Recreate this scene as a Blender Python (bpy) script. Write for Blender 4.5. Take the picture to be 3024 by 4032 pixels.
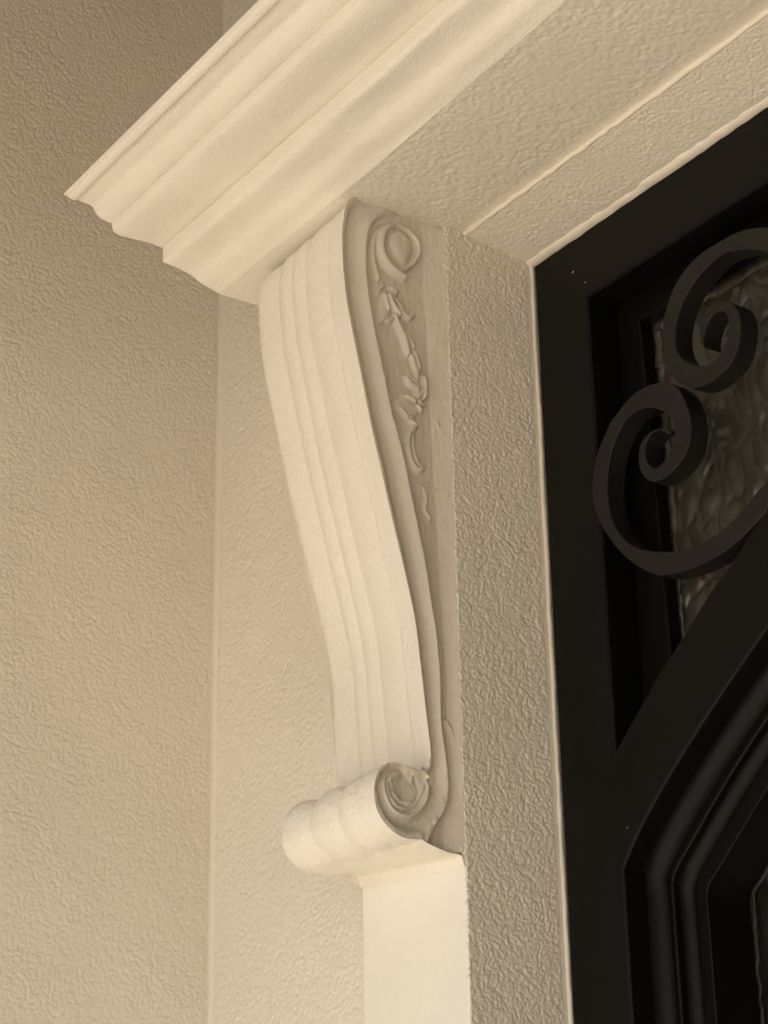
# Corbel under a moulded cornice beside a black iron door, seen from below.
import bpy, bmesh, math
import numpy as np
from mathutils import Vector, Matrix

for o in list(bpy.data.objects): bpy.data.objects.remove(o)
scene = bpy.context.scene
R = math.radians
CEIL = 3.65

# ---- camera (metres; x along the door wall, y into it, z up)
T = {}
CAM_LOC = (1.75, -1.328386, 1.55)
CAM_AXES = ((0.565872, 0.824318, -0.016994), (0.337, -0.212432, 0.917226), (0.752476, -0.52476, -0.398004))   # right, up, back
cam = bpy.data.cameras.new('camera'); cam.sensor_fit = 'HORIZONTAL'; cam.sensor_width = 36; cam.lens = 99.8192
cam.clip_start = .02; cam.clip_end = 400
co_ = bpy.data.objects.new('camera', cam); scene.collection.objects.link(co_)
m = Matrix([[CAM_AXES[c][r] for c in range(3)] + [CAM_LOC[r]] for r in range(3)] + [[0, 0, 0, 1]])
co_.matrix_world = m
scene.camera = co_

# ---- sky, sun, exposure
SUN_EL, SUN_AZ = 52, 165     # azimuth clockwise from +y
w = bpy.data.worlds.new('World'); scene.world = w; w.use_nodes = True
sky = w.node_tree.nodes.new('ShaderNodeTexSky'); sky.sky_type = 'NISHITA'; sky.sun_disc = False
sky.sun_elevation = R(SUN_EL); sky.sun_rotation = R(SUN_AZ)
w.node_tree.links.new(sky.outputs[0], w.node_tree.nodes['Background'].inputs[0])
w.node_tree.nodes['Background'].inputs[1].default_value = .10
sl = bpy.data.lights.new('sun', 'SUN'); sl.energy = 4.5; sl.angle = R(.53); sl.color = (1, .945, .82)
so = bpy.data.objects.new('sun', sl); scene.collection.objects.link(so)
sd = Vector((math.sin(R(SUN_AZ)) * math.cos(R(SUN_EL)), math.cos(R(SUN_AZ)) * math.cos(R(SUN_EL)), math.sin(R(SUN_EL))))
so.rotation_euler = sd.to_track_quat('Z', 'Y').to_euler(); so.location = (2, -6, 8)
scene.view_settings.view_transform = 'Standard'; scene.view_settings.look = 'None'
scene.view_settings.gamma = 1; scene.view_settings.use_curve_mapping = False
scene.view_settings.exposure = 1.50
scene.cycles.diffuse_bounces = 6; scene.cycles.max_bounces = 10

# ---- surveyed outlines (metres): side of the corbel as (y, z), door as (x, z)
T['edge'] = [(-0.1307,2.8734),(-0.1431,2.8655),(-0.1516,2.8546),(-0.1556,2.8421),(-0.157,2.8311),(-0.1591,2.8133),(-0.1593,2.7937),(-0.1572,2.7557),(-0.1526,2.7177),(-0.1421,2.6666),(-0.1299,2.6086),(-0.1224,2.5734),(-0.1115,2.5293),(-0.0979,2.473),(-0.081,2.4068),(-0.0701,2.3591),(-0.0649,2.3156),(-0.0585,2.2558),(-0.0546,2.2241),(-0.0537,2.2065)]
T['edge_spiral'] = [(-0.0544,2.1937),(-0.0586,2.174),(-0.0675,2.1552),(-0.0819,2.1437),(-0.0983,2.1443),(-0.1073,2.1548),(-0.1094,2.1678),(-0.1045,2.179),(-0.0914,2.186)]
T['ridge'] = [(-0.0731,2.8726),(-0.0909,2.86),(-0.105,2.8487),(-0.1156,2.8354),(-0.1201,2.8192),(-0.1222,2.799),(-0.1219,2.7669),(-0.1182,2.7361),(-0.1113,2.6986),(-0.1052,2.6691),(-0.0976,2.6325),(-0.0901,2.5962),(-0.0896,2.5997),(-0.0832,2.5794),(-0.0753,2.5502),(-0.0692,2.5208),(-0.0632,2.4916),(-0.0572,2.4626),(-0.0512,2.4339),(-0.047,2.4049),(-0.0429,2.3762),(-0.0386,2.3507),(-0.0372,2.3335),(-0.0351,2.299),(-0.0356,2.2493),(-0.0328,2.2252),(-0.0296,2.1954),(-0.0286,2.1754),(-0.0329,2.1549),(-0.0442,2.1375),(-0.0565,2.124),(-0.0731,2.1155),(-0.0916,2.1159),(-0.1087,2.1236),(-0.1209,2.1384),(-0.1259,2.1532),(-0.1257,2.1668),(-0.1177,2.1838),(-0.1072,2.1913),(-0.0943,2.1933),(-0.078,2.1919),(-0.0639,2.1901),(-0.0569,2.1868)]
T['volute'] = [(-0.0558,2.1833),(-0.0639,2.1901),(-0.078,2.1919),(-0.0943,2.1933),(-0.1072,2.1917),(-0.1177,2.1847),(-0.1249,2.1709),(-0.1266,2.155),(-0.1236,2.1399),(-0.1143,2.1267),(-0.1003,2.1174),(-0.0859,2.1142),(-0.0684,2.1156)]
T['foot'] = [(-0.0599,2.1123),(-0.0364,2.1066),(-0.0135,2.1091)]
T['outline'] = [(-0.1307,2.8734),(-0.1431,2.8655),(-0.1516,2.8546),(-0.1556,2.8421),(-0.157,2.8311),(-0.1591,2.8133),(-0.1593,2.7937),(-0.1572,2.7557),(-0.1526,2.7177),(-0.1421,2.6666),(-0.1299,2.6086),(-0.1224,2.5734),(-0.1115,2.5293),(-0.0979,2.473),(-0.081,2.4068),(-0.0701,2.3591),(-0.0649,2.3156),(-0.0585,2.2558),(-0.0546,2.2241),(-0.0537,2.2065),(-0.055,2.1916),(-0.0639,2.1901),(-0.078,2.1919),(-0.0943,2.1933),(-0.1072,2.1917),(-0.1177,2.1847),(-0.1249,2.1709),(-0.1266,2.155),(-0.1236,2.1399),(-0.1143,2.1267),(-0.1003,2.1174),(-0.0859,2.1142),(-0.0684,2.1156),(-0.0599,2.1123),(-0.0364,2.1066),(-0.0123,2.1088)]
T['bandline'] = [(-0.0383,2.7994),(-0.0399,2.776),(-0.0367,2.7364),(-0.0354,2.6968),(-0.0342,2.642),(-0.0336,2.5919),(-0.0295,2.4689),(-0.0285,2.4238),(-0.0254,2.365),(-0.0244,2.3214),(-0.0226,2.3076),(-0.0244,2.2573),(-0.0239,2.2043),(-0.0214,2.1765),(-0.032,2.1491)]
T['strokes'] = [('eye',[(-0.0888,2.8388),(-0.08,2.8446),(-0.0686,2.8446),(-0.0601,2.8374),(-0.0563,2.8287),(-0.0576,2.8168),(-0.0636,2.805),(-0.0698,2.799),(-0.0776,2.8014),(-0.086,2.8094),(-0.091,2.8176),(-0.0921,2.8271)],0,0.01,'f'),('eye',[(-0.087,2.8436),(-0.0781,2.8498),(-0.0667,2.8498),(-0.0564,2.8436),(-0.0491,2.8343),(-0.0486,2.8229),(-0.0538,2.8106),(-0.0611,2.8009),(-0.0691,2.7935)],0.0036,0.0082,'r'),('eye',[(-0.0852,2.8466),(-0.094,2.8413),(-0.1002,2.8318),(-0.1025,2.8229),(-0.1032,2.8129),(-0.1012,2.8037),(-0.0971,2.7969),(-0.0907,2.7916),(-0.0831,2.7871),(-0.0762,2.7843),(-0.0698,2.7827)],0.006,0.01,'r'),('eye',[(-0.1,2.8418),(-0.1089,2.829),(-0.1129,2.8171),(-0.1138,2.8038),(-0.1121,2.7913),(-0.1089,2.7802),(-0.1057,2.7707)],0.0036,0.0062,'r'),('leaf',[(-0.1018,2.7539),(-0.1038,2.7397),(-0.1032,2.728),(-0.1086,2.7113),(-0.1018,2.7113),(-0.0949,2.7185),(-0.087,2.728),(-0.0885,2.7403),(-0.0925,2.7511),(-0.0975,2.7576)],0,0.006,'f'),('leaf',[(-0.0956,2.7662),(-0.1025,2.7601),(-0.1065,2.7525),(-0.1062,2.747)],0.0022,0.005,'r'),('leaf',[(-0.0975,2.7544),(-0.0961,2.7444),(-0.092,2.7337)],0.0022,0.008,'r'),('leaf',[(-0.0924,2.7544),(-0.0876,2.743),(-0.0809,2.7354),(-0.0763,2.7312)],0.003,0.0085,'r'),('leaf',[(-0.087,2.7648),(-0.082,2.7624),(-0.0803,2.7596)],0.0045,0.005,'r'),('leaf',[(-0.0856,2.754),(-0.0772,2.7469),(-0.0723,2.7372),(-0.0672,2.7331),(-0.0629,2.732),(-0.0567,2.7386)],0.0032,0.006,'r'),('leaf',[(-0.0949,2.7185),(-0.0898,2.7208),(-0.0871,2.7248)],0.0022,0.0075,'r'),('leaf',[(-0.0836,2.729),(-0.0779,2.7172),(-0.0722,2.7069),(-0.0682,2.6946),(-0.0664,2.6849)],0.0046,0.007,'r'),('leaf',[(-0.0677,2.713),(-0.0637,2.703),(-0.057,2.6962)],0.0024,0.006,'r'),('leaf',[(-0.0571,2.6947),(-0.0512,2.6908),(-0.0476,2.6815),(-0.0457,2.6718),(-0.0486,2.6624),(-0.0545,2.6647),(-0.0567,2.6782),(-0.0582,2.6872)],0,0.007,'f'),('leaf',[(-0.0624,2.6876),(-0.0584,2.6793),(-0.0562,2.6665)],0.003,0.0045,'r'),('leaf',[(-0.0702,2.6541),(-0.066,2.6521),(-0.0624,2.6593)],0.003,0.004,'r'),('leaf',[(-0.0686,2.6537),(-0.0649,2.6485),(-0.0583,2.6451),(-0.0521,2.645)],0.0042,0.006,'r'),('leaf',[(-0.0618,2.6555),(-0.0562,2.65),(-0.0511,2.6462)],0.003,0.005,'r'),('leaf',[(-0.0448,2.6611),(-0.0437,2.6508),(-0.0436,2.6386),(-0.0462,2.6326)],0.0026,0.007,'r'),('leaf',[(-0.0438,2.6473),(-0.0489,2.6389),(-0.0549,2.6303)],0.003,0.006,'r'),('leaf',[(-0.073,2.6306),(-0.0607,2.627),(-0.0551,2.6233),(-0.0486,2.6181),(-0.0536,2.6098),(-0.0575,2.6053),(-0.0559,2.5962),(-0.0645,2.5931),(-0.0709,2.6018),(-0.082,2.6109),(-0.0837,2.6182)],0,0.0055,'f'),('leaf',[(-0.0721,2.63),(-0.0645,2.6286),(-0.0579,2.626)],0.0028,0.0075,'r'),('leaf',[(-0.081,2.6129),(-0.0746,2.6077),(-0.069,2.6023)],0.0024,0.0072,'r'),('leaf',[(-0.0561,2.6221),(-0.0524,2.6179),(-0.0496,2.6152)],0.0018,0.0078,'r'),('leaf',[(-0.053,2.6291),(-0.0464,2.6247)],0.0026,0.005,'r'),('leaf',[(-0.0625,2.5988),(-0.0559,2.5958)],0.0026,0.007,'r'),('leaf',[(-0.0617,2.593),(-0.0677,2.582),(-0.0699,2.5703),(-0.0683,2.558),(-0.0639,2.5472),(-0.0565,2.5414),(-0.0508,2.5445)],0.0048,0.0065,'r'),('leaf',[(-0.0599,2.5874),(-0.0621,2.5766),(-0.0607,2.5599),(-0.0554,2.5493),(-0.0508,2.5454)],0.0022,0.005,'r'),('leaf',[(-0.0485,2.5227),(-0.0445,2.5113),(-0.0467,2.4955),(-0.041,2.4876),(-0.0429,2.4811)],0.0015,0.0032,'r'),('drip',[(-0.0329,2.5218),(-0.0241,2.5224),(-0.0165,2.5156)],0.0018,0.003,'r'),('drip',[(-0.0347,2.3413),(-0.0312,2.3303),(-0.0332,2.3111),(-0.0352,2.3021)],0.0024,0.0045,'r'),('drip',[(-0.0989,2.4909),(-0.0931,2.4862),(-0.0933,2.4771)],0.0018,0.0022,'r'),('drip',[(-0.0839,2.4134),(-0.0758,2.4019),(-0.0778,2.3911)],0.0016,0.0018,'r'),('drip',[(-0.0282,2.2526),(-0.0213,2.2414),(-0.0176,2.2236)],0.0032,0.005,'r'),('drip',[(-0.0331,2.2191),(-0.033,2.1868),(-0.0301,2.1672)],0.0016,0.003,'r'),('drip',[(-0.0609,2.1312),(-0.054,2.1263),(-0.0492,2.1319)],0.002,0.0025,'r'),('drip',[(-0.0146,2.259),(-0.0135,2.2427),(-0.0171,2.2237)],0.003,0.004,'r'),('drip',[(-0.0146,2.2139),(-0.0169,2.1973),(-0.0159,2.1793)],0.0026,0.0036,'r'),('stem',[(-0.0547,2.6698),(-0.0546,2.6575),(-0.0578,2.6452)],0.0036,0.005,'r'),('stem',[(-0.0535,2.6455),(-0.0552,2.6354),(-0.0589,2.6257)],0.0038,0.0052,'r'),('stem',[(-0.0591,2.5997),(-0.0607,2.5932),(-0.0647,2.5862)],0.0044,0.0058,'r')]
T['volridge'] = [([(-0.1133,2.1737),(-0.1124,2.1625),(-0.1075,2.1494),(-0.0961,2.1397),(-0.0809,2.1389),(-0.0671,2.1488),(-0.0588,2.1654),(-0.0559,2.1834)],0.004,0.0042),([(-0.1046,2.172),(-0.102,2.1591),(-0.0923,2.1506),(-0.0806,2.1508),(-0.0709,2.1592),(-0.067,2.1717),(-0.0697,2.1813),(-0.0784,2.186)],0.0026,-0.0055),([(-0.0979,2.1611),(-0.091,2.1542),(-0.0805,2.1543)],0.0022,0.003)]
T['s1'] = [(0.4302,2.659),(0.4162,2.6861),(0.4007,2.7036),(0.384,2.715),(0.3607,2.7243),(0.3364,2.7291),(0.3124,2.7301),(0.2919,2.7302),(0.2719,2.7258),(0.2525,2.7169),(0.2392,2.705),(0.2283,2.6898),(0.2214,2.6748),(0.2178,2.6594),(0.2179,2.6393),(0.2211,2.621),(0.2286,2.6049),(0.2427,2.59),(0.2582,2.579),(0.2742,2.5741),(0.288,2.5735),(0.3058,2.5763),(0.3188,2.5812),(0.3285,2.5903),(0.3347,2.6018),(0.339,2.619),(0.3383,2.631),(0.3336,2.6433),(0.326,2.6522),(0.3166,2.6574),(0.3042,2.6594),(0.294,2.6583),(0.2857,2.6532),(0.2796,2.6442),(0.2773,2.6325),(0.279,2.622),(0.282,2.6179),(0.2825,2.6272),(0.2856,2.6356),(0.2902,2.6423),(0.2972,2.6479),(0.3056,2.6495),(0.3141,2.6465),(0.3195,2.6396),(0.3217,2.6289),(0.319,2.6147),(0.3128,2.604),(0.302,2.5972),(0.2892,2.5946),(0.2745,2.5987),(0.2577,2.6089),(0.2449,2.6224),(0.2393,2.6377),(0.2398,2.6544),(0.2447,2.6692),(0.2541,2.6838),(0.2687,2.6971),(0.2878,2.7059),(0.309,2.7117),(0.328,2.7114),(0.3521,2.7042),(0.3717,2.6939),(0.3915,2.679),(0.4068,2.659),(0.4161,2.6402)]
T['s2'] = [(0.3513,2.4025),(0.3295,2.3918),(0.2974,2.381),(0.2679,2.3769),(0.2359,2.3771),(0.1986,2.3825),(0.1738,2.3927),(0.1444,2.415),(0.12,2.4415),(0.103,2.4667),(0.0912,2.4905),(0.0851,2.5164),(0.0881,2.5351),(0.0977,2.5633),(0.1104,2.5784),(0.1258,2.5942),(0.1348,2.598),(0.143,2.603),(0.1627,2.6099),(0.1853,2.6113),(0.2071,2.6068),(0.2245,2.5987),(0.2391,2.583),(0.2463,2.5679),(0.2524,2.5423),(0.2494,2.5225),(0.2401,2.5072),(0.2264,2.4993),(0.2104,2.4941),(0.192,2.4939),(0.177,2.5021),(0.1677,2.5163),(0.1661,2.5325),(0.1707,2.5463),(0.1822,2.5534),(0.1982,2.5543),(0.2123,2.55),(0.2206,2.5418),(0.2153,2.541),(0.2045,2.5506),(0.19,2.5518),(0.1808,2.5452),(0.1776,2.5348),(0.1787,2.5246),(0.1842,2.5153),(0.1936,2.5092),(0.2044,2.5117),(0.2141,2.5174),(0.2217,2.5278),(0.2268,2.5392),(0.2245,2.5537),(0.2153,2.5662),(0.2007,2.5781),(0.1827,2.5856),(0.1571,2.5873),(0.1382,2.5771),(0.1225,2.5575),(0.1136,2.5313),(0.112,2.4985),(0.1174,2.4732),(0.1279,2.454),(0.1463,2.4341),(0.1713,2.4197),(0.1914,2.4118),(0.2161,2.4037),(0.2384,2.3999),(0.2632,2.4002),(0.3005,2.4068),(0.355,2.4313)]
T['archu'] = [(0.0957,2.2157),(0.1627,2.2726),(0.2092,2.3068),(0.2567,2.3434),(0.2881,2.362),(0.3293,2.392),(0.3523,2.4092)]
T['archl'] = [(0.0965,2.0888),(0.112,2.1073),(0.1312,2.1275),(0.1745,2.1655),(0.2444,2.2186),(0.3361,2.2811)]
T['archl2'] = [(0.1212,2.0738),(0.1261,2.0831),(0.1354,2.0928),(0.1568,2.1113),(0.2145,2.1606),(0.2801,2.2097)]
T['archl3'] = [(0.1508,2.0567),(0.1535,2.0644),(0.1568,2.0686),(0.1776,2.0855),(0.2443,2.1407)]
T['cornice'] = [(-0.3775,2.9354),(-0.3603,2.9316),(-0.3469,2.9304),(-0.3379,2.9296),(-0.3328,2.9227),(-0.3256,2.9172),(-0.3129,2.9152),(-0.3101,2.9079),(-0.3042,2.9038),(-0.2832,2.9022),(-0.2599,2.9038),(-0.2402,2.9035),(-0.2391,2.8877),(-0.236,2.8831),(-0.2308,2.8811),(-0.2137,2.8809),(-0.1973,2.8791),(-0.1876,2.8726),(-0.1784,2.8694),(-0.1681,2.8677)]
T['flecks'] = [(0.0739, 2.811, 0.0018, 0.0007, 0.7), (0.0943, 2.7875, 0.0018, 0.0006, -0.5), (0.1071, 2.1291, 0.0007, 0.0007, 0)]
# ---------------------------------------------------------------- helpers
rng = np.random.default_rng(7)
COL = scene.collection

def gnoise(shape, sx, sy=None, seed=0):
    """smooth unit-variance noise, sigma in cells"""
    sy = sx if sy is None else sy
    r = np.random.default_rng(seed).standard_normal(shape)
    fx = np.fft.fftfreq(shape[0])[:, None]; fy = np.fft.fftfreq(shape[1])[None, :]
    k = np.exp(-2 * math.pi ** 2 * ((fx * sx) ** 2 + (fy * sy) ** 2))
    n = np.real(np.fft.ifft2(np.fft.fft2(r) * k))
    return (n - n.mean()) / n.std()

def blobs(shape, s, seed=0, ang=0.0):
    """sprayed plaster: rounded lumps that run together"""
    def shots(sig, sd):
        # round grains: random hits blurred to the grain size, overlapping ones saturating
        rr = np.random.default_rng(sd); imp = (rr.random(shape) < .16 / (sig * sig)) * (.45 + rr.random(shape))
        fx = np.fft.fftfreq(shape[0])[:, None]; fy = np.fft.fftfreq(shape[1])[None, :]
        g = np.real(np.fft.ifft2(np.fft.fft2(imp) * np.exp(-2 * math.pi ** 2 * sig * sig * (fx ** 2 + fy ** 2)))) * 2 * math.pi * sig * sig
        return np.tanh(1.15 * g)
    a = shots(s, seed); b = shots(s * .6, seed + 1)
    patch = .95 + .12 * gnoise(shape, s * 14, None, seed + 5)
    h = (1.0 * a + .38 * b) * np.clip(patch, .35, 1.5) + .05 * gnoise(shape, s * 5, None, seed + 2) + .05 * gnoise(shape, .7, None, seed + 3)
    return h / h.std()

def link(o, parent=None):
    COL.objects.link(o)
    if parent is not None: o.parent = parent
    return o

def mesh_obj(name, verts, faces, mat, parent=None, smooth=True, normals=None):
    me = bpy.data.meshes.new(name)
    verts = np.asarray(verts, dtype=np.float32); 
    if isinstance(faces, np.ndarray):
        n = faces.shape[1]
        me.vertices.add(len(verts)); me.vertices.foreach_set('co', verts.ravel())
        me.loops.add(faces.size); me.loops.foreach_set('vertex_index', faces.ravel().astype(np.int32))
        me.polygons.add(len(faces))
        me.polygons.foreach_set('loop_start', np.arange(0, faces.size, n, dtype=np.int32))
        me.update(calc_edges=True)
    else:
        me.from_pydata([tuple(v) for v in verts.tolist()], [], faces); me.update()
    me.validate()
    me.polygons.foreach_set('use_smooth', [smooth] * len(me.polygons))
    if normals is not None: me.normals_split_custom_set_from_vertices([tuple(n) for n in normals])
    me.materials.append(mat)
    return link(bpy.data.objects.new(name, me), parent)

def thing(name, label, cat, loc=(0, 0, 0)):
    o = bpy.data.objects.new(name, None); o.location = loc; o.empty_display_size = .05
    COL.objects.link(o); o['label'] = label; o['category'] = cat; o['kind'] = 'thing'
    return o

def tag(o, label, cat):
    o['label'] = label; o['category'] = cat; o['kind'] = 'thing'; return o

def structure(o, label=None):
    o['kind'] = 'structure'
    if label: o['label'] = label
    return o

def under(root):
    """children are modelled in world coordinates: take the parent's offset back out"""
    for c in list(root.children):
        c.location = c.location - root.location
    return root

def grid_faces(nu, nv, flip=False, keep=None):
    i = np.arange(nu - 1)[:, None] * nv + np.arange(nv - 1)[None, :]
    f = np.stack([i, i + nv, i + nv + 1, i + 1], -1)
    if flip: f = f[..., ::-1]
    if keep is not None: f = f[keep]
    return f.reshape(-1, 4)

def stucco(name, origin, u, v, lu, lv, n, step, amp, s_mm, seed, mat, parent=None, flip=False, edge=None, extra=None):
    """a rectangle of sprayed plaster as a displaced grid"""
    nu = max(2, int(round(lu / step)) + 1); nv = max(2, int(round(lv / step)) + 1)
    U = np.linspace(0, lu, nu)[:, None] * np.ones((1, nv)); V = np.ones((nu, 1)) * np.linspace(0, lv, nv)[None, :]
    h = blobs((nu, nv), s_mm * .001 / step, seed) * amp
    if extra is not None: h = extra(U, V, h)
    P = (np.array(origin)[None, None] + U[..., None] * np.array(u) + V[..., None] * np.array(v) + h[..., None] * np.array(n))
    if edge is not None: P = edge(P, U, V, h)
    return mesh_obj(name, P.reshape(-1, 3), grid_faces(nu, nv, flip), mat, parent)

def box(name, a, b, mat, parent=None, bev=0.0):
    bm = bmesh.new(); bmesh.ops.create_cube(bm, size=1)
    a = Vector(a); b = Vector(b)
    for v in bm.verts: v.co = Vector([a[i] + (v.co[i] + .5) * (b[i] - a[i]) for i in range(3)])
    if bev: bmesh.ops.bevel(bm, geom=bm.edges[:], offset=bev, segments=3, affect='EDGES', profile=.5)
    me = bpy.data.meshes.new(name); bm.to_mesh(me); bm.free(); me.materials.append(mat)
    return link(bpy.data.objects.new(name, me), parent)

def smooth_poly(pts, n=6, closed=False):
    """Catmull-Rom through the points"""
    P = [np.array(p, float) for p in pts]; out = []
    m = len(P)
    for i in range(m if closed else m - 1):
        if closed: a, b, c, d = P[(i - 1) % m], P[i], P[(i + 1) % m], P[(i + 2) % m]
        else: a, b, c, d = P[max(i - 1, 0)], P[i], P[i + 1], P[min(i + 2, m - 1)]
        for k in range(n):
            t = k / n
            out.append(.5 * ((2 * b) + (c - a) * t + (2 * a - 5 * b + 4 * c - d) * t * t + (3 * b - a - 3 * c + d) * t ** 3))
    if not closed: out.append(P[-1])
    return np.array(out)

def resample(P, n):
    P = np.asarray(P, float); d = np.r_[0, np.cumsum(np.linalg.norm(np.diff(P, axis=0), axis=1))]
    t = np.linspace(0, d[-1], n)
    return np.stack([np.interp(t, d, P[:, k]) for k in range(P.shape[1])], 1)

def dist_poly(Q, P):
    """distance of points Q (n,2) to polyline P, with the index along it and the nearest point"""
    best = np.full(len(Q), 1e9); idx = np.zeros(len(Q)); near = np.zeros_like(Q)
    for i in range(len(P) - 1):
        a, b = P[i], P[i + 1]; ab = b - a; L = ab @ ab
        if L < 1e-14: continue
        t = np.clip(((Q - a) @ ab) / L, 0, 1); c = a + t[:, None] * ab
        d = np.hypot(*(Q - c).T); m = d < best
        best[m] = d[m]; idx[m] = i + t[m]; near[m] = c[m]
    return best, idx, near

def inside(Q, P):
    x, y = Q[:, 0], Q[:, 1]; r = np.zeros(len(Q), bool); j = len(P) - 1
    for i in range(len(P)):
        xi, yi = P[i]; xj, yj = P[j]
        if yi != yj:
            c = ((yi > y) != (yj > y)) & (x < (xj - xi) * (y - yi) / (yj - yi) + xi)
            r ^= c
        j = i
    return r

def fill_solid(name, loops, y_front, thick, mat, parent=None, bev=.0):
    """flat plate in the x-z plane with holes, front face at y_front; loops[0] is the outline"""
    cu = bpy.data.curves.new(name + '_outline', 'CURVE'); cu.dimensions = '2D'; cu.fill_mode = 'BOTH'
    cu.extrude = thick / 2 - bev; cu.bevel_depth = bev; cu.bevel_resolution = 2; cu.offset = -bev
    for lp in loops:
        sp = cu.splines.new('POLY'); sp.points.add(len(lp) - 1); sp.use_cyclic_u = True
        for k, p in enumerate(lp): sp.points[k].co = (p[0], p[1], 0, 1)
    tmp = bpy.data.objects.new('tmp', cu); COL.objects.link(tmp)
    dg = bpy.context.evaluated_depsgraph_get()
    me = bpy.data.meshes.new_from_object(tmp.evaluated_get(dg)); COL.objects.unlink(tmp); bpy.data.objects.remove(tmp)
    for v in me.vertices:
        x, y, z = v.co; v.co = (x, y_front + thick / 2 + z, y)
    me.flip_normals() if False else None
    bm = bmesh.new(); bm.from_mesh(me); bmesh.ops.recalc_face_normals(bm, faces=bm.faces[:]); bm.to_mesh(me); bm.free()
    me.name = name; me.materials.clear(); me.materials.append(mat)
    for p in me.polygons: p.use_smooth = False
    return link(bpy.data.objects.new(name, me), parent)

# ---------------------------------------------------------------- materials
def mat(name, col, rough=.6, spec=.5, bump=None, var=0.0, var_scale=6, streak=None, metallic=0, coat=0, tint=None):
    m = bpy.data.materials.new(name); m.use_nodes = True; nt = m.node_tree; b = nt.nodes['Principled BSDF']
    b.inputs['Base Color'].default_value = (*col, 1); b.inputs['Roughness'].default_value = rough
    b.inputs['Specular IOR Level'].default_value = spec; b.inputs['Metallic'].default_value = metallic
    b.inputs['Coat Weight'].default_value = coat
    tc = nt.nodes.new('ShaderNodeTexCoord')
    if var:
        n = nt.nodes.new('ShaderNodeTexNoise'); n.inputs['Scale'].default_value = var_scale; n.inputs['Detail'].default_value = 5
        nt.links.new(tc.outputs['Object'], n.inputs['Vector'])
        r = nt.nodes.new('ShaderNodeMapRange'); r.inputs[1].default_value = .3; r.inputs[2].default_value = .7
        mx = nt.nodes.new('ShaderNodeMix'); mx.data_type = 'RGBA'
        t = tint or tuple(c * (1 - var) for c in col)
        mx.inputs[6].default_value = (*col, 1); mx.inputs[7].default_value = (*t, 1)
        nt.links.new(n.outputs['Fac'], r.inputs[0]); nt.links.new(r.outputs[0], mx.inputs[0])
        nt.links.new(mx.outputs[2], b.inputs['Base Color'])
    prev = None
    for (sc, dist, stretch) in (bump or []):
        mp = nt.nodes.new('ShaderNodeMapping'); mp.inputs['Scale'].default_value = stretch
        nt.links.new(tc.outputs['Object'], mp.inputs['Vector'])
        n = nt.nodes.new('ShaderNodeTexNoise'); n.inputs['Scale'].default_value = sc; n.inputs['Detail'].default_value = 3
        nt.links.new(mp.outputs[0], n.inputs['Vector'])
        bp = nt.nodes.new('ShaderNodeBump'); bp.inputs['Distance'].default_value = dist; bp.inputs['Strength'].default_value = 1
        nt.links.new(n.outputs['Fac'], bp.inputs['Height'])
        if prev: nt.links.new(prev.outputs[0], bp.inputs['Normal'])
        prev = bp
    if prev: nt.links.new(prev.outputs[0], b.inputs['Normal'])
    return m

TAN = (.785, .735, .645)
CREAM = (.825, .785, .705)
M_tan = mat('tan_wall_paint', TAN, .55, .35, bump=[(500, .0006, (1, 1, 1))], var=.09, var_scale=3)
M_tan_s = mat('smooth_tan_sealant', (.79, .73, .635), .5, .4, bump=[(160, .0006, (1, 1, .3))])
M_cream = mat('cream_moulding_paint', CREAM, .5, .4, bump=[(330, .0010, (1, 1, 1)), (90, .0006, (.2, 1, 1))], var=.05, var_scale=9)
M_side = mat('shaded_side_cream', (.69, .635, .55), .5, .4, bump=[(420, .00035, (1, 1, .3))], var=.05, var_scale=12)  # corbel cream darkened: the shade on its side face is in the colour
M_pil = mat('cream_pilaster_paint', (.82, .79, .72), .5, .4, bump=[(260, .0004, (1, 1, .25))], var=.03)
M_black = mat('black_door_enamel', (.0042, .0041, .0038), .40, .14, bump=[(700, .00012, (1, 1, 1))], var=.3, var_scale=4)
M_iron = mat('dark_bronze_iron', (.0120, .0116, .0112), .42, .26, bump=[(600, .0002, (1, 1, 1))], var=.3, var_scale=20)
M_putty = mat('dried_glazing_putty', (.075, .068, .054), .5, .5, bump=[(220, .002, (1, 1, 1))], var=.35, var_scale=60)
M_fleck = mat('pale_paint_fleck', (.6, .55, .45), .6)
M_ceil = mat('porch_ceiling_stain', (.13, .09, .045), .8, .2)
M_ground = mat('sunlit_tan_paving', (.51, .445, .36), .85, .2, bump=[(30, .004, (1, 1, 1))], var=.15, var_scale=3)
M_dark = mat('unlit_hallway_dark', (.03, .027, .022), .9, .1)  # stands for an unlit room, its darkness put into the colour

def rain_glass(name='rippled_glass', col=(.065, .060, .050)):
    m = bpy.data.materials.new(name); m.use_nodes = True; nt = m.node_tree; b = nt.nodes['Principled BSDF']
    b.inputs['Base Color'].default_value = (*col, 1); b.inputs['Roughness'].default_value = .28
    b.inputs['Transmission Weight'].default_value = .35; b.inputs['Specular IOR Level'].default_value = .9
    return m
M_glass = rain_glass()
M_glass_d = rain_glass('dark_rippled_glass', (.012, .010, .008))
M_putty_d = mat('black_glazing_gasket', (.018, .015, .013), .5, .3)

# ---------------------------------------------------------------- setting
DW = 1.5          # width of the doorway
g = mesh_obj('ground', [(-60, -60, 0), (60, -60, 0), (60, 60, 0), (-60, 60, 0)], [(0, 1, 2, 3)], M_ground, smooth=False); structure(g)
c = box('porch_ceiling', (-.9, -2.3, CEIL), (DW + 1.7, .3, CEIL + .25), M_ceil); structure(c)

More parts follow.
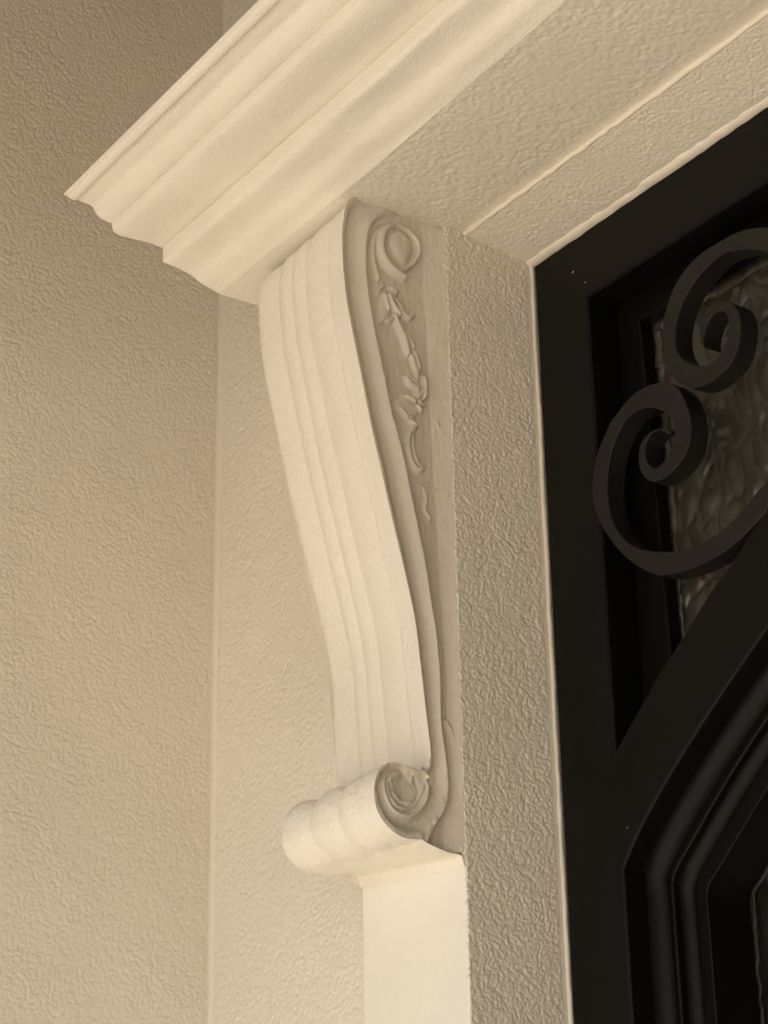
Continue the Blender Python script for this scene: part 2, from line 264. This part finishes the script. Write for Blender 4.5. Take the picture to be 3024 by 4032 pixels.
hb = box('shading_beam', (-.9, -2.5, 2.72), (DW + 1.7, -2.25, CEIL + .2), mat('beam_paint', (.55, .5, .4), .7), bev=.01)  # unseen beam, added to keep sky light off the upper wall
tag(hb, 'unseen beam added across the porch front to shade the upper wall', 'beam')

# side wall, facing the camera's side
sw = thing('side_wall', 'tan sprayed stucco wall on the left, meeting the door wall in an inside corner', 'wall', (-.6, -.8, 0))
XW = -.602
stucco('stucco_face', (XW, -.40, 1.95), (0, 1, 0), (0, 0, 1), .434, 1.66, (1, 0, 0), .0013, .00034, 1.12, 11, M_tan, sw,
       extra=lambda U, V, h: h * np.clip((.434 - U) / .016, 0, 1))
box('wall_body', (XW - .2, -2.3, 0), (XW - .003, .028, CEIL), M_tan, sw)
mesh_obj('lower_face', [(XW, -2.3, 0), (XW, .03, 0), (XW, .034, 1.95), (XW, -2.3, 1.95)], [(0, 1, 2, 3)], M_tan, sw, smooth=False)
mesh_obj('outer_face', [(XW, -2.3, 1.95), (XW, -.40, 1.95), (XW, -.40, CEIL), (XW, -2.3, CEIL)], [(0, 1, 2, 3)], M_tan, sw, smooth=False)
under(sw)
rw = box('side_wall', (DW + 1.4, -2.3, 0), (DW + 1.6, .05, CEIL), M_tan)
tag(rw, 'tan stucco wall closing the far right side of the porch', 'wall')

# door wall
fw = thing('door_wall', 'narrow tan stucco strip behind the cream corbel, between corner and pilaster', 'wall', (-.3, .03, 0))
YW = .032
stucco('stucco_face', (XW, YW, 1.85), (1, 0, 0), (0, 0, 1), .42, 1.20, (0, -1, 0), .0014, .00036, 1.2, 23, M_tan, fw, flip=False,
       extra=lambda U, V, h: h * np.clip(U / .014, 0, 1))
stucco('stucco_face', (XW, YW, 3.05), (1, 0, 0), (0, 0, 1), 1.2, .62, (0, -1, 0), .0028, .00045, 2.2, 25, M_tan, fw,
       extra=lambda U, V, h: h * np.clip(U / .014, 0, 1))
# soft inside corner
th = np.linspace(0, math.pi / 2, 8); R = .007
zz = np.linspace(1.75, CEIL, 160); wob = gnoise((160, 1), 8, 1, 3)[:, 0] * .0002
P = np.array([[(XW + R * (1 - math.sin(t)) + .0005, YW - R * (1 - math.cos(t)) - .0005 + w, z) for t in th] for z, w in zip(zz, wob)])
mesh_obj('corner_fillet', P.reshape(-1, 3), grid_faces(160, 8), M_tan, fw)
box('wall_body', (XW, YW + .003, 0), (-.14, YW + .22, CEIL), M_tan, fw)
box('wall_body', (-.14, YW + .003, 2.91), (DW + .14, YW + .22, CEIL), M_tan, fw)
box('wall_body', (DW + .14, YW + .003, 0), (DW + 1.4, YW + .22, CEIL), M_tan, fw)
under(fw)

# ---------------------------------------------------------------- door surround
ds = thing('door_surround', 'tan stucco reveal and lintel soffit framing the black door', 'door frame', (0, .05, 0))
def jag(P, U, V, h):
    # the outer arris is ragged: lumps hang over it
    n = gnoise(P.shape[:2], .9, 1.2, 91); e = np.exp(-(U / .0022) ** 2)
    P[..., 1] -= e * np.clip(n * .6 + .4, -.2, 2.0) * .0008
    P[..., 0] += e * np.clip(n, -1, 2) * .0006
    P[0, :, 0] -= .004
    return P
stucco('jamb', (.0, -.0125, 1.70), (0, 1, 0), (0, 0, 1), .1325, 1.172, (1, 0, 0), .0009, .00040, 1.05, 31, M_tan, ds,
       extra=lambda U, V, h: h * np.clip((.124 - U) / .006, .12, 1) + .0012 * np.clip((U - .118) / .01, 0, 1), edge=jag)
box('jamb_body', (-.14, -.0118, 0), (-.001, .2, 1.70), M_tan, ds)
box('jamb_body', (-.14, .0, 1.70), (-.0018, .2, 2.862), M_tan, ds)
box('jamb_body', (DW, -.0118, 0), (DW + .14, .2, 2.862), M_tan, ds)
# soffit of the entablature, then the lower lintel soffit sloping down to the door head
def sof_edge(P, U, V, h):
    P[..., 1] = P[..., 1] - .028 * np.clip(P[..., 0], 0, 1) * np.clip((-P[..., 1]) / .155, 0, 1)
    return P
stucco('entablature_soffit', (-.01, -.1565, 2.8655), (1, 0, 0), (0, 1, 0), .9, .1735, (0, 0, -1), .0014, .00030, 1.6, 43, M_tan, ds, flip=False,
       edge=sof_edge, extra=lambda U, V, h: h - .0040 * np.clip(V / .17, 0, 1) - .0012 * np.clip((V - .15) / .02, 0, 1))
L = math.hypot(.1045, .0105)
stucco('lintel_soffit', (-.003, .0166, 2.8652), (1, 0, 0), (0, .1045 / L, -.0105 / L), .9, L, (0, 0, -1), .0011, .00028, 1.0, 47, M_tan, ds,
       extra=lambda U, V, h: h * np.clip((L - .010 - V) / .012, .1, 1) * np.clip(V / .004, .2, 1))
mesh_obj('soffit_board', [(.89, -.18, 2.866), (DW, -.18, 2.866), (DW, .0166, 2.866), (.89, .0166, 2.866), (DW, .121, 2.8545), (.89, .121, 2.8545)],
         [(0, 1, 2, 3), (3, 2, 4, 5)], M_tan, ds, smooth=False)
box('lintel_body', (-.14, -.14, 2.869), (DW + .14, .2, 2.91), M_tan, ds)
# arris bead, sealant at head and jamb
def bead(name, path, r, mat_, parent, seed, amp=.0006, squash=(1, 1, 1)):
    path = np.asarray(path, float); n = len(path); k = 10
    t = np.gradient(path, axis=0); t /= np.linalg.norm(t, axis=1)[:, None]
    up = np.array([0, 0, 1.]) if abs(t[0][2]) < .8 else np.array([0, 1., 0])
    a = np.cross(t, up); a /= np.linalg.norm(a, axis=1)[:, None]; b = np.cross(a, t)
    nz = gnoise((n, k), 2.0, .8, seed) * amp
    V = []
    for j in range(k):
        w = 2 * math.pi * j / k
        V.append(path + (a * math.cos(w) + b * math.sin(w)) * (r + nz[:, j:j + 1]) * np.array(squash))
    V = np.stack(V, 1); i = np.arange(n - 1)[:, None] * k; j = np.arange(k)[None, :]
    f = np.stack([i + j, i + (j + 1) % k, i + k + (j + 1) % k, i + k + j], -1).reshape(-1, 4)
    return mesh_obj(name, V.reshape(-1, 3), f, mat_, parent)
xs = np.linspace(.001, 1.0, 420); wv = gnoise((420, 1), 12, 1, 5)[:, 0] * .0005
bead('arris_bead', np.stack([xs, .0166 + wv, 2.8668 + 0 * xs + wv * .5], 1), .0036, M_tan_s, ds, 61, .0004)
xs = np.linspace(.0, 1.0, 420); wv = gnoise((420, 1), 16, 1, 8)[:, 0] * .0004
bead('head_sealant', np.stack([xs, .1165 + wv, 2.8575 + wv], 1), .0078, M_tan_s, ds, 62, .0006, (1, 1.25, .62))
zs = np.linspace(1.70, 2.860, 480); wv = gnoise((480, 1), 14, 1, 9)[:, 0] * .00025
bead('jamb_sealant', np.stack([-.0005 + wv, .1175 + wv, zs], 1), .0036, M_tan_s, ds, 63, .00018)
under(ds)

# ---------------------------------------------------------------- pilaster
WC = .195        # width of corbel
pl = thing('pilaster', 'smooth cream pilaster at lower centre, directly under the corbel volute', 'pilaster', (-.1, -.013, 0))
nz_, nx_ = 300, 70
Z = np.linspace(1.70, 2.119, nz_); X = np.linspace(-.190, .0002, nx_)
h = gnoise((nx_, nz_), 5, 14, 71) * .00025 + gnoise((nx_, nz_), 1.1, 4, 72) * .00008
P = np.stack([X[:, None] + 0 * h, -.0135 - h, Z[None, :] + 0 * h], -1)
P[-1, :, 0] += gnoise((nz_, 1), .8, 1, 77)[:, 0] * .0003; P[-1, :, 1] += .001
mesh_obj('front_face', P.reshape(-1, 3), grid_faces(nx_, nz_), M_pil, pl)
box('shaft', (-.190, -.012, 0), (-.0013, .034, 1.70), M_pil, pl)
box('side_return', (-.1898, -.0125, 1.70), (-.150, .034, 2.150), M_pil, pl)
under(pl)

# ---------------------------------------------------------------- cornice
co = thing('cornice', 'cream stepped crown moulding running diagonally across the top', 'cornice', (0, -.25, 2.9))
X0, X1 = -.28, DW + .28
def extrude_profile(name, pts, mat_, parent, skew=None, nx=420, amp=.0006, seed=0, back=None, sub=5):
    prof = np.asarray(pts, float) if sub == 1 else smooth_poly(pts, sub)
    n = len(prof); Xs = np.r_[np.linspace(X0, .75, nx), X1]; N = len(Xs)
    w = gnoise((N, n), 14, 1.6, seed) * amp + gnoise((N, n), 2.5, 1.2, seed + 1) * amp * .25
    w *= np.sin(np.linspace(0, 1, n) * math.pi)[None, :] ** .5
    w += gnoise((N, 1), 30, 1, 99) * .0004
    Pg = np.zeros((N, n, 3)); Pg[..., 0] = Xs[:, None]
    Pg[0, :, 0] += gnoise((n, 1), 1.2, 1, seed + 3)[:, 0] * .0009
    Pg[..., 1] = prof[None, :, 0] + w * .6; Pg[..., 2] = prof[None, :, 1] + w
    if skew: Pg[..., 1] -= skew * np.clip(Xs[:, None], 0, 1) * np.linspace(0, 1, n)[None, :]
    V = Pg.reshape(-1, 3); F = grid_faces(N, n).tolist()
    # close the block behind the visible profile
    base = len(V); bk = [(Xs[0], *q) for q in back] + [(Xs[-1], *q) for q in back]
    V = np.vstack([V, bk]); m = len(back)
    F.append([i for i in range(n)] + [base + j for j in range(m)])
    F.append(([(N - 1) * n + i for i in range(n)] + [base + m + j for j in range(m)])[::-1])
    for j in range(m - 1): F.append([base + j, base + j + 1, base + m + j + 1, base + m + j])
    return mesh_obj(name, V, F, mat_, parent)
cp = list(T['cornice'])
cp[6:7] = [(-.3129, 2.9152), (-.3120, 2.9164)]
cp[0:1] = [cp[0], (-.3712, 2.9338), (-.3698, 2.9318)]
cp[3:4] = [(cp[3][0] - .001, cp[3][1] - .0008), (cp[3][0] + .0006, cp[3][1] + .0012)]
K_ = [i for i, q in enumerate(cp) if q == (-.2391, 2.8877)][0]; K7 = [i for i, q in enumerate(cp) if q == (-.3120, 2.9164)][0]
cp[K_:K_] = [(-.2398, 2.9065)]

extrude_profile('crown_moulding', cp[:K7 + 1], M_cream, co, back=[(-.30, 2.952), (-.368, 2.9405)], seed=104, sub=2, amp=.0006)
extrude_profile('fascia', cp[K7:K_ + 1], M_cream, co, back=[(-.2402, 2.975), (-.311, 2.975)], seed=107, sub=2, amp=.0006)
extrude_profile('bed_moulding', cp[K_:] + [(-.1600, 2.8652), (-.1565, 2.8644)], M_cream, co, back=[(-.12, 2.97), (-.24, 2.97)], seed=110, sub=2, skew=.028, amp=.0006)
# short return soffit beyond the corbel
mesh_obj('return_soffit', [(X0, -.157, 2.8645), (-.008, -.157, 2.8645), (-.008, .031, 2.8665), (X0, .031, 2.8665), (X0, -.157, 2.97), (X0, .031, 2.97)],
         [(0, 1, 2, 3), (0, 3, 5, 4)], M_cream, co, smooth=False)
mesh_obj('weathering', [(X0 + .001, -.369, 2.940), (X1, -.369, 2.940), (X1, .03, 3.02), (X0 + .001, .03, 3.02)], [(0, 1, 2, 3)], M_cream, co, smooth=False)
under(co)

# ---------------------------------------------------------------- corbel
cb = thing('corbel', 'long cream scroll corbel with fluted front, carved side in darker, shaded cream and bottom volute, under the cornice', 'corbel', (-.1, 0, 2.11))
E_ = smooth_poly(T['edge'], 5)
ev = smooth_poly(T['volute'], 6)
# carved side as a relief
res = .00105
y0, y1, z0, z1 = -.168, .004, 2.098, 2.878
ny, nz = int((y1 - y0) / res) + 1, int((z1 - z0) / res) + 1
Yg, Zg = np.meshgrid(np.linspace(y0, y1, ny), np.linspace(z0, z1, nz), indexing='ij')
Q = np.stack([Yg.ravel(), Zg.ravel()], 1)
out_poly = np.array([p for p in smooth_poly(T['edge'], 4)] + [p for p in smooth_poly(T['volute'][1:], 4)] + T['foot'] + [(-.0125, 2.108), (-.0125, 2.872), (-.125, 2.874)])
ins = inside(Q, out_poly)
spiral = np.vstack([E_, smooth_poly(T['edge_spiral'], 5)])
ridge = smooth_poly(T['ridge'], 4)
dE, iE, _ = dist_poly(Q, spiral)
dG, iG, _ = dist_poly(Q, ridge)
gi = int(4 * 29.5)                 # where the ridge leaves the straight shaft and starts round the volute
field_poly = np.vstack([ridge[:gi], T['foot'], [(-.004, 2.108), (0.01, 2.9), (-.09, 2.9)]])
fld = inside(Q, field_poly)
u = dE / (dE + dG + 1e-9)
HF = -.0088
band = np.interp(u, [0, .10, .17, .30, .42, .60, .78, .87, .94, .98, 1], [0, 0, -.0032, -.0092, -.0100, -.0076, -.0014, .0008, 0, -.0045, HF])
bandv = np.interp(u, [0, .14, .24, .40, .55, .72, .86, 1], [-.001, -.001, -.0045, -.0088, -.0078, -.0020, 0, -.0008])
onvol = np.clip((iG - (gi - 26)) / 22, 0, 1)
H = np.where(fld, HF, band * (1 - onvol) + bandv * onvol)
spi = smooth_poly(T['edge_spiral'], 5)
dS, _, _ = dist_poly(Q, spi)
H = np.where(~fld & (Zg.ravel() < 2.195), H - .0050 * np.exp(-((dS) / .0022) ** 2), H)
for pts, w, hh in T['volridge']:
    d, _, _ = dist_poly(Q, smooth_poly(pts, 6)); H = H + hh * .7 * np.exp(-(d / (w * .62)) ** 2)
# light back band tilting up towards the wall
bl = smooth_poly(T['bandline'], 4)
ybl = np.interp(Q[:, 1], bl[::-1, 1], bl[::-1, 0])
tb = np.clip((Q[:, 0] - ybl) / np.maximum(-.0125 - ybl, .002), 0, 1)
bb = (Q[:, 0] > ybl) & fld & (Q[:, 1] < 2.868)
H = np.where(bb, HF + .0008 + tb * .0080, H)
lab = np.where(fld, 0, 1); lab = np.where(bb, 2, lab)
lab = np.where(~fld & (Zg.ravel() < 2.197), 3, lab)
# soften at the top, where everything is clogged with paint
names = ['side_panel', 'channel_rim', 'back_band', 'volute_face', 'scroll_eye', 'tulip_leaf', 'stem', 'bud_leaf', 'small_leaf', 'rose_leaf', 'tendril'] + ['paint_drip'] * 9 + ['tendril'] + ['stem'] * 4
stems = [i for i, q in enumerate(T['strokes']) if q[0] == 'stem']
drips = [i for i, q in enumerate(T['strokes']) if q[0] == 'drip']
def cluster(i, nm):
    if nm == 'eye': return 4
    if nm == 'stem': return 21 + stems.index(i)
    if nm == 'drip': return 11 + drips.index(i)
    j = i - 4
    if j <= 6: return 5
    if j <= 8: return 6
    if j <= 10: return 7
    if j <= 15: return 8
    if j <= 21: return 9
    return 10 if j <= 23 else 20
Hs = H.copy()
for i, (nm, pts, w, hh, kind) in enumerate(T['strokes']):
    if kind == 'f':
        pp = smooth_poly(pts, 4, closed=True); m = inside(Q, pp)
        d, _, _ = dist_poly(Q, np.vstack([pp, pp[:1]]))
        cap = hh * .8 * (1 - np.exp(-(d / .0028))) * m
        msk = m
    else:
        pp = smooth_poly(pts, 4); d, ii, _ = dist_poly(Q, pp); tt = ii / (len(pp) - 1)
        ww = w * (.55 + .6 * np.sin(np.clip(tt, .02, .98) * math.pi) ** .6)
        cap = hh * np.sqrt(np.clip(1 - (d / ww) ** 2, 0, 1)); msk = d < ww
    cand = HF + cap
    up = msk & (cand > Hs)
    Hs = np.where(up, cand, Hs); lab = np.where(up & ~bb, cluster(i, nm), lab)
Hn = Hs.reshape(ny, nz)
def blur(a, s):
    fx = np.fft.fftfreq(a.shape[0])[:, None]; fy = np.fft.fftfreq(a.shape[1])[None, :]
    return np.real(np.fft.ifft2(np.fft.fft2(a) * np.exp(-2 * math.pi ** 2 * s * s * (fx ** 2 + fy ** 2))))
Hb = blur(Hn, .85)
clog = np.clip((Zg - 2.842) / .018, 0, 1)
Hb = Hb * (1 - clog) + (blur(Hn, 4) * .8) * clog
Hn = Hb + gnoise((ny, nz), 1.0, 5, 201) * .00008 + gnoise((ny, nz), 2.2, 4, 202) * .00014 + gnoise((ny, nz), 12, 25, 203) * .0003
chip = np.clip(gnoise((ny, nz), 1.4, 2.2, 205) - 2.1, 0, 1.5) * .0011
Hn = Hn + chip
# rough, chewed plaster on the volute face
vf = (lab == 3).reshape(ny, nz); Hn = Hn + vf * gnoise((ny, nz), 1.2, 2.4, 207) * .00022
# snap the rim to the outline
dO, _, nr = dist_poly(Q, np.vstack([out_poly, out_poly[:1]]))
insg = ins.reshape(ny, nz)
near_y = np.where(ins, Q[:, 0], nr[:, 0]).reshape(ny, nz); near_z = np.where(ins, Q[:, 1], nr[:, 1]).reshape(ny, nz)
ok = (ins | (dO < res * 1.6)).reshape(ny, nz)
edge_zero = np.exp(-(dist_poly(Q, E_)[0] / .0012) ** 2).reshape(ny, nz)
Hn = Hn * (1 - edge_zero)
VX = np.stack([Hn, near_y, near_z], -1)
cell_any = insg[:-1, :-1] | insg[1:, :-1] | insg[:-1, 1:] | insg[1:, 1:]
cell_ok = ok[:-1, :-1] & ok[1:, :-1] & ok[:-1, 1:] & ok[1:, 1:]
keep = cell_any & cell_ok
labg = lab.reshape(ny, nz)[:-1, :-1]
gx, gz = np.gradient(Hn, res)
NN = np.stack([np.ones_like(gx), -gx, -gz], -1); NN /= np.linalg.norm(NN, axis=-1)[..., None]
for k, nm in enumerate(names):
    kk = keep & (labg == k)
    if kk.sum() < 4: continue
    f = grid_faces(ny, nz, keep=kk)
    used, inv = np.unique(f.ravel(), return_inverse=True)
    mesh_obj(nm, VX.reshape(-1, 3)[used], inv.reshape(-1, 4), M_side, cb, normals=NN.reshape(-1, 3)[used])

# fluted front
nt, nx = 420, 200
Ef = resample(np.vstack([[(-.118, 2.874)], E_, [(-.0520, 2.198), (-.046, 2.188)]]), nt)
fx_ = np.linspace(0, 1, nx)                       # 0 at the carved side
def flute(f):
    h = np.zeros_like(f)
    for a, b, top in ((.165, .43, .0032), (.43, .578, .0034), (.578, .725, .0034), (.725, 1.12, .0036)):
        t = np.clip((f - a) / (b - a), 0, 1); m = (f >= a) & (f < b)
        h = np.where(m, -.0038 + (top + .0012) * (1 - np.abs(2 * t - 1) ** 2.2), h)
    h = h - .0006 * np.exp(-((f - .10) / .012) ** 2)
    h -= .0085 * np.clip((f - .90) / .10, 0, 1) ** 2.2
    return h
fl_ = flute(fx_); fl_ = np.convolve(np.pad(fl_, 3, mode='edge'), [.06, .12, .2, .24, .2, .12, .06], 'valid')
hf = fl_[:, None] + gnoise((nx, nt), 1.5, 1.2, 301) * .00013 + gnoise((nx, nt), 8, 22, 302) * .0002
hf += .0007 * np.exp(-((fx_[:, None] - .445) / .007) ** 2) 
hf *= np.clip(fx_ / .015, 0, 1)[:, None]
lean = (fx_[:, None]) * .0
tt = np.gradient(Ef, axis=0); tt /= np.linalg.norm(tt, axis=1)[:, None]
nrm = np.stack([tt[:, 1], -tt[:, 0]], 1)           # pointing outwards, away from the wall
if nrm[nt // 2, 0] > 0: nrm = -nrm
# the far edge stands a little further in than the near one
shift = np.interp(Ef[:, 1], [2.19, 2.33, 2.40, 2.6, 2.8], [.002, .013, .013, .006, .001])[None, :] * fx_[:, None] ** 1.5
shift = shift + (.006 + .018 * fx_[:, None]) * np.clip((Ef[None, :, 1] - 2.825) / .04, 0, 1) ** 2 * np.clip(fx_[:, None] / .05, 0, 1)
P = np.stack([-(WC + .0) * fx_[:, None] + 0 * hf, Ef[None, :, 0] + hf * nrm[None, :, 0] + shift, Ef[None, :, 1] + hf * nrm[None, :, 1]], -1)
P[..., 0] -= .007 * np.clip((2.204 - P[..., 2]) / .008, 0, 1) * (1 - fx_[:, None])
mesh_obj('fluted_front', P.reshape(-1, 3), grid_faces(nx, nt, True), M_cream, cb)
# volute
cV = np.array([-.088, 2.152])
ring = np.vstack([ev, smooth_poly([T['volute'][-1]] + T['foot'][:2] + [(T['foot'][2][0] - .008, T['foot'][1][1] - .0005), (-.0165, 2.1035), (-.0138, 2.094)], 5)[1:]])
ring = resample(ring, 170)
def lobes(f):
    s = np.ones_like(f)
    for a, b, top in ((.165, .40, .085), (.40, .68, .085), (.68, 1.04, .10)):
        t = np.clip((f - a) / (b - a), 0, 1); m = (f >= a) & (f < b)
        s = np.where(m, .86 + (top + .055) * (1 - np.abs(2 * t - 1) ** 2.0), s)
    s += .02 * np.clip((.165 - f) / .165, 0, 1) * 0
    s -= .060 * f + .10 * np.clip((f - .93) / .07, 0, 1) ** 2
    return s
nxv = 150; fv = np.linspace(0, 1, nxv); s = lobes(fv)
rad = ring - cV
under_w = np.clip((ring[:, 0] + .075) / .03, 0, 1)   # the flat underside keeps its height
k = s[:, None] * (1 - under_w[None]) + under_w[None]
k = k + (gnoise((nxv, 170), 4, 4, 401) * .004 + gnoise((nxv, 170), 1.2, 1.2, 402) * .0035 - .02 * np.clip(gnoise((nxv, 170), 1.1, 1.1, 403) - 2.2, 0, 1)) * (1 - .7 * under_w[None])
k[0] = 1
lift = .018 * fv[:, None] ** 1.2 * np.clip((ring[:, 0] + .070) / .035, 0, 1)[None]
P = np.stack([-WC * fv[:, None] + 0 * k, cV[0] + rad[:, 0][None] * k, cV[1] + rad[:, 1][None] * k + lift], -1)
mesh_obj('volute', P.reshape(-1, 3), grid_faces(nxv, 170, True), M_cream, cb)
capP = P[-1]
nc = len(capP)
mesh_obj('volute_end', np.vstack([capP, [[capP[0, 0], -.075, 2.150]]]), [(i, i + 1, nc) for i in range(nc - 1)], M_cream, cb, smooth=False)
# core that fills the body behind the front
cp_ = [(p[0] + .012, p[1]) for p in resample(Ef, 40)]
n = len(cp_); V = [(-.012, *p) for p in cp_] + [(-WC + .002, *p) for p in cp_] + [(-.012, .02, cp_[0][1]), (-.012, .02, cp_[-1][1]), (-WC + .002, .03, cp_[0][1]), (-WC + .002, .03, cp_[-1][1])]
F = [list(range(n)) + [2 * n + 1, 2 * n], (list(range(n, 2 * n)) + [2 * n + 3, 2 * n + 2])[::-1]]
mesh_obj('body', V, F, M_cream, cb, smooth=False)
under(cb)

# ---------------------------------------------------------------- door
dr = thing('door', 'black steel double door with iron scrollwork over rippled glass', 'door', (DW / 2, .12, 0))
YD, YI, YG = .12, .165, .191
def mirror(p): return [(DW - x, z) for x, z in p][::-1]
au = T['archu'] + [(.45, 2.472), (.57, 2.535), (.70, 2.580)]
al = T['archl'] + [(.45, 2.352), (.57, 2.415), (.70, 2.452)]
al2 = T['archl2'] + [(.40, 2.293), (.53, 2.363), (.675, 2.402)]
al3 = T['archl3'] + [(.34, 2.215), (.45, 2.285), (.55, 2.328), (.645, 2.350)]
sm = lambda p: [tuple(q) for q in smooth_poly(p, 4)]
up1 = [(.0965, 2.766)] + sm(au) + [(.70, 2.766)]
lo1 = [(.0970, .25)] + sm(al) + [(.70, .25)]
fill_solid('door_frame', [[(.0022, .01), (DW - .0022, .01), (DW - .0022, 2.8555), (.0022, 2.8555)], up1, lo1, mirror(up1), mirror(lo1)], YD, .046, M_black, dr, bev=.0035)
up2 = [(.134, 2.7317)] + [(max(x, .134) , z + .02) for x, z in sm(au)][3:] + [(.666, 2.7317)]
lo2 = [(.1212, .285)] + sm(al2) + [(.675, .285)]
box_pts = [(.05, .05), (DW - .05, .05), (DW - .05, 2.81), (.05, 2.81)]
fill_solid('inset_frame', [box_pts, up2, lo2, mirror(up2), mirror(lo2)], YI, .018, M_black, dr, bev=.0022)
lo3 = [(.1508, .32)] + sm(al3) + [(.645, .32)]
lo_box = [(.10, .2), (DW - .10, .2), (DW - .10, 2.44), (.10, 2.44)]
fill_solid('lower_stop_frame', [[(.105, .2), (.105, 2.16), (.72, 2.50), (DW - .72, 2.50), (DW - .105, 2.16), (DW - .105, .2)], lo3, mirror(lo3)], .1845, .062, M_black, dr, bev=.0015)
for nm in ('s1', 's2'):
    lp = smooth_poly(T[nm], 4, closed=True)
    fill_solid('iron_scroll', [[tuple(q) for q in lp]], YD - .0015, .026, M_iron, dr, bev=.0012)
    fill_solid('iron_scroll', [[(DW - q[0], q[1]) for q in lp][::-1]], YD - .0015, .026, M_iron, dr, bev=.0012)
def cove(path, plane, rad_, nm='cove_moulding'):
    p = resample(path, 90); t = np.gradient(p, axis=0); t /= np.linalg.norm(t, axis=1)[:, None]
    nrm_ = np.stack([t[:, 1], -t[:, 0]], 1)
    if nrm_[5, 0] < 0: nrm_ = -nrm_
    th_ = np.linspace(0, math.pi / 2, 9)
    for fl in (0, 1):
        Pc = np.array([[(p[i, 0] - .001 * nrm_[i, 0] + nrm_[i, 0] * rad_ * (1 - math.cos(a)), plane - .0012 - rad_ + rad_ * math.sin(a), p[i, 1] - .001 * nrm_[i, 1] + nrm_[i, 1] * rad_ * (1 - math.cos(a))) for a in th_] for i in range(90)])
        if fl: Pc[..., 0] = DW - Pc[..., 0]
        mesh_obj(nm, Pc.reshape(-1, 3), grid_faces(90, 9), M_black, dr)
cove(lo1[:-1], YI, .020)
cove(lo2[:-1], .1845, .014)

# rippled panes
def pane(name, x0, x1, z0, z1, parent, seed, YG=.191, gm=None):
    st = .0024; nx_, nz_ = int((x1 - x0) / st), int((z1 - z0) / st)
    X_, Z_ = np.meshgrid(np.linspace(x0, x1, nx_), np.linspace(z0, z1, nz_), indexing='ij')
    wx = gnoise((nx_, nz_), 3, 7, seed); cell = np.abs(gnoise((nx_, nz_), 3.2, 6.0, seed + 1)); cell2 = np.abs(gnoise((nx_, nz_), 3.8, 5.0, seed + 2))
    h_ = np.minimum(np.minimum(cell, cell2), .8) * .0036 + wx * .0006
    y_ = YG - h_
    P_ = np.stack([X_, y_, Z_], -1)
    return mesh_obj(name, P_.reshape(-1, 3), grid_faces(nx_, nz_, False), gm or M_glass, parent)
pane('glass_pane', .125, .68, 2.18, 2.75, dr, 501)
pane('glass_pane', .145, .66, 1.75, 2.36, dr, 511, .248, M_glass_d)
mesh_obj('glass_pane', [(DW - .70, YG, .2), (DW - .12, YG, .2), (DW - .12, YG, 2.75), (DW - .70, YG, 2.75)], [(0, 1, 2, 3)], M_glass, dr, smooth=False)
mesh_obj('glass_pane', [(.12, .248, .2), (.7, .248, .2), (.7, .248, 1.75), (.12, .248, 1.75)], [(0, 1, 2, 3)], M_glass_d, dr, smooth=False)
def putty(path, seed, r=.0052, pm=None):
    p = resample(path, max(30, int(np.linalg.norm(np.diff(np.array(path), axis=0), axis=1).sum() / .0022)))
    q = p.copy(); w = gnoise((len(p), 1), 2.2, 1, seed)[:, 0] * .0014; q[:, 0] += w; q[:, 2] += w * .6
    bead('glazing_putty', q, r, pm or M_putty, dr, seed, .0011 if r > .004 else .0004, (1, .6, 1))
putty([(.139, YG - .002, 2.28), (.139, YG - .002, 2.722)], 531)
putty([(.145, YG - .002, 2.727), (.66, YG - .002, 2.727)], 532)
putty([(.153, .246, 1.78), (.153, .246, 2.062)], 533, .003, M_putty_d)
putty([(x, .246, z - .002) for x, z in sm(al3)], 534, .003, M_putty_d)
# paint flecks and a cobweb thread at the frame corner
def fleck(x, z, sx, sz, a, y=YD):
    bm = bmesh.new(); bmesh.ops.create_icosphere(bm, subdivisions=2, radius=1)
    for v in bm.verts:
        n_ = .8 + .35 * math.sin(v.co.x * 5 + v.co.z * 3 + x * 900)
        vx, vz = v.co.x * sx * n_, v.co.z * sz * n_
        v.co = (x + vx * math.cos(a) - vz * math.sin(a), y - .0002 + v.co.y * .0006, z + vx * math.sin(a) + vz * math.cos(a))
    me = bpy.data.meshes.new('paint_fleck'); bm.to_mesh(me); bm.free(); me.materials.append(M_fleck); link(bpy.data.objects.new('paint_fleck', me), dr)
for q in T['flecks']: fleck(*q)
under(dr)
# dark hall behind the glass
hall = box('hallway', (.0, .30, 0), (DW, 2.3, 2.9), M_dark); structure(hall)
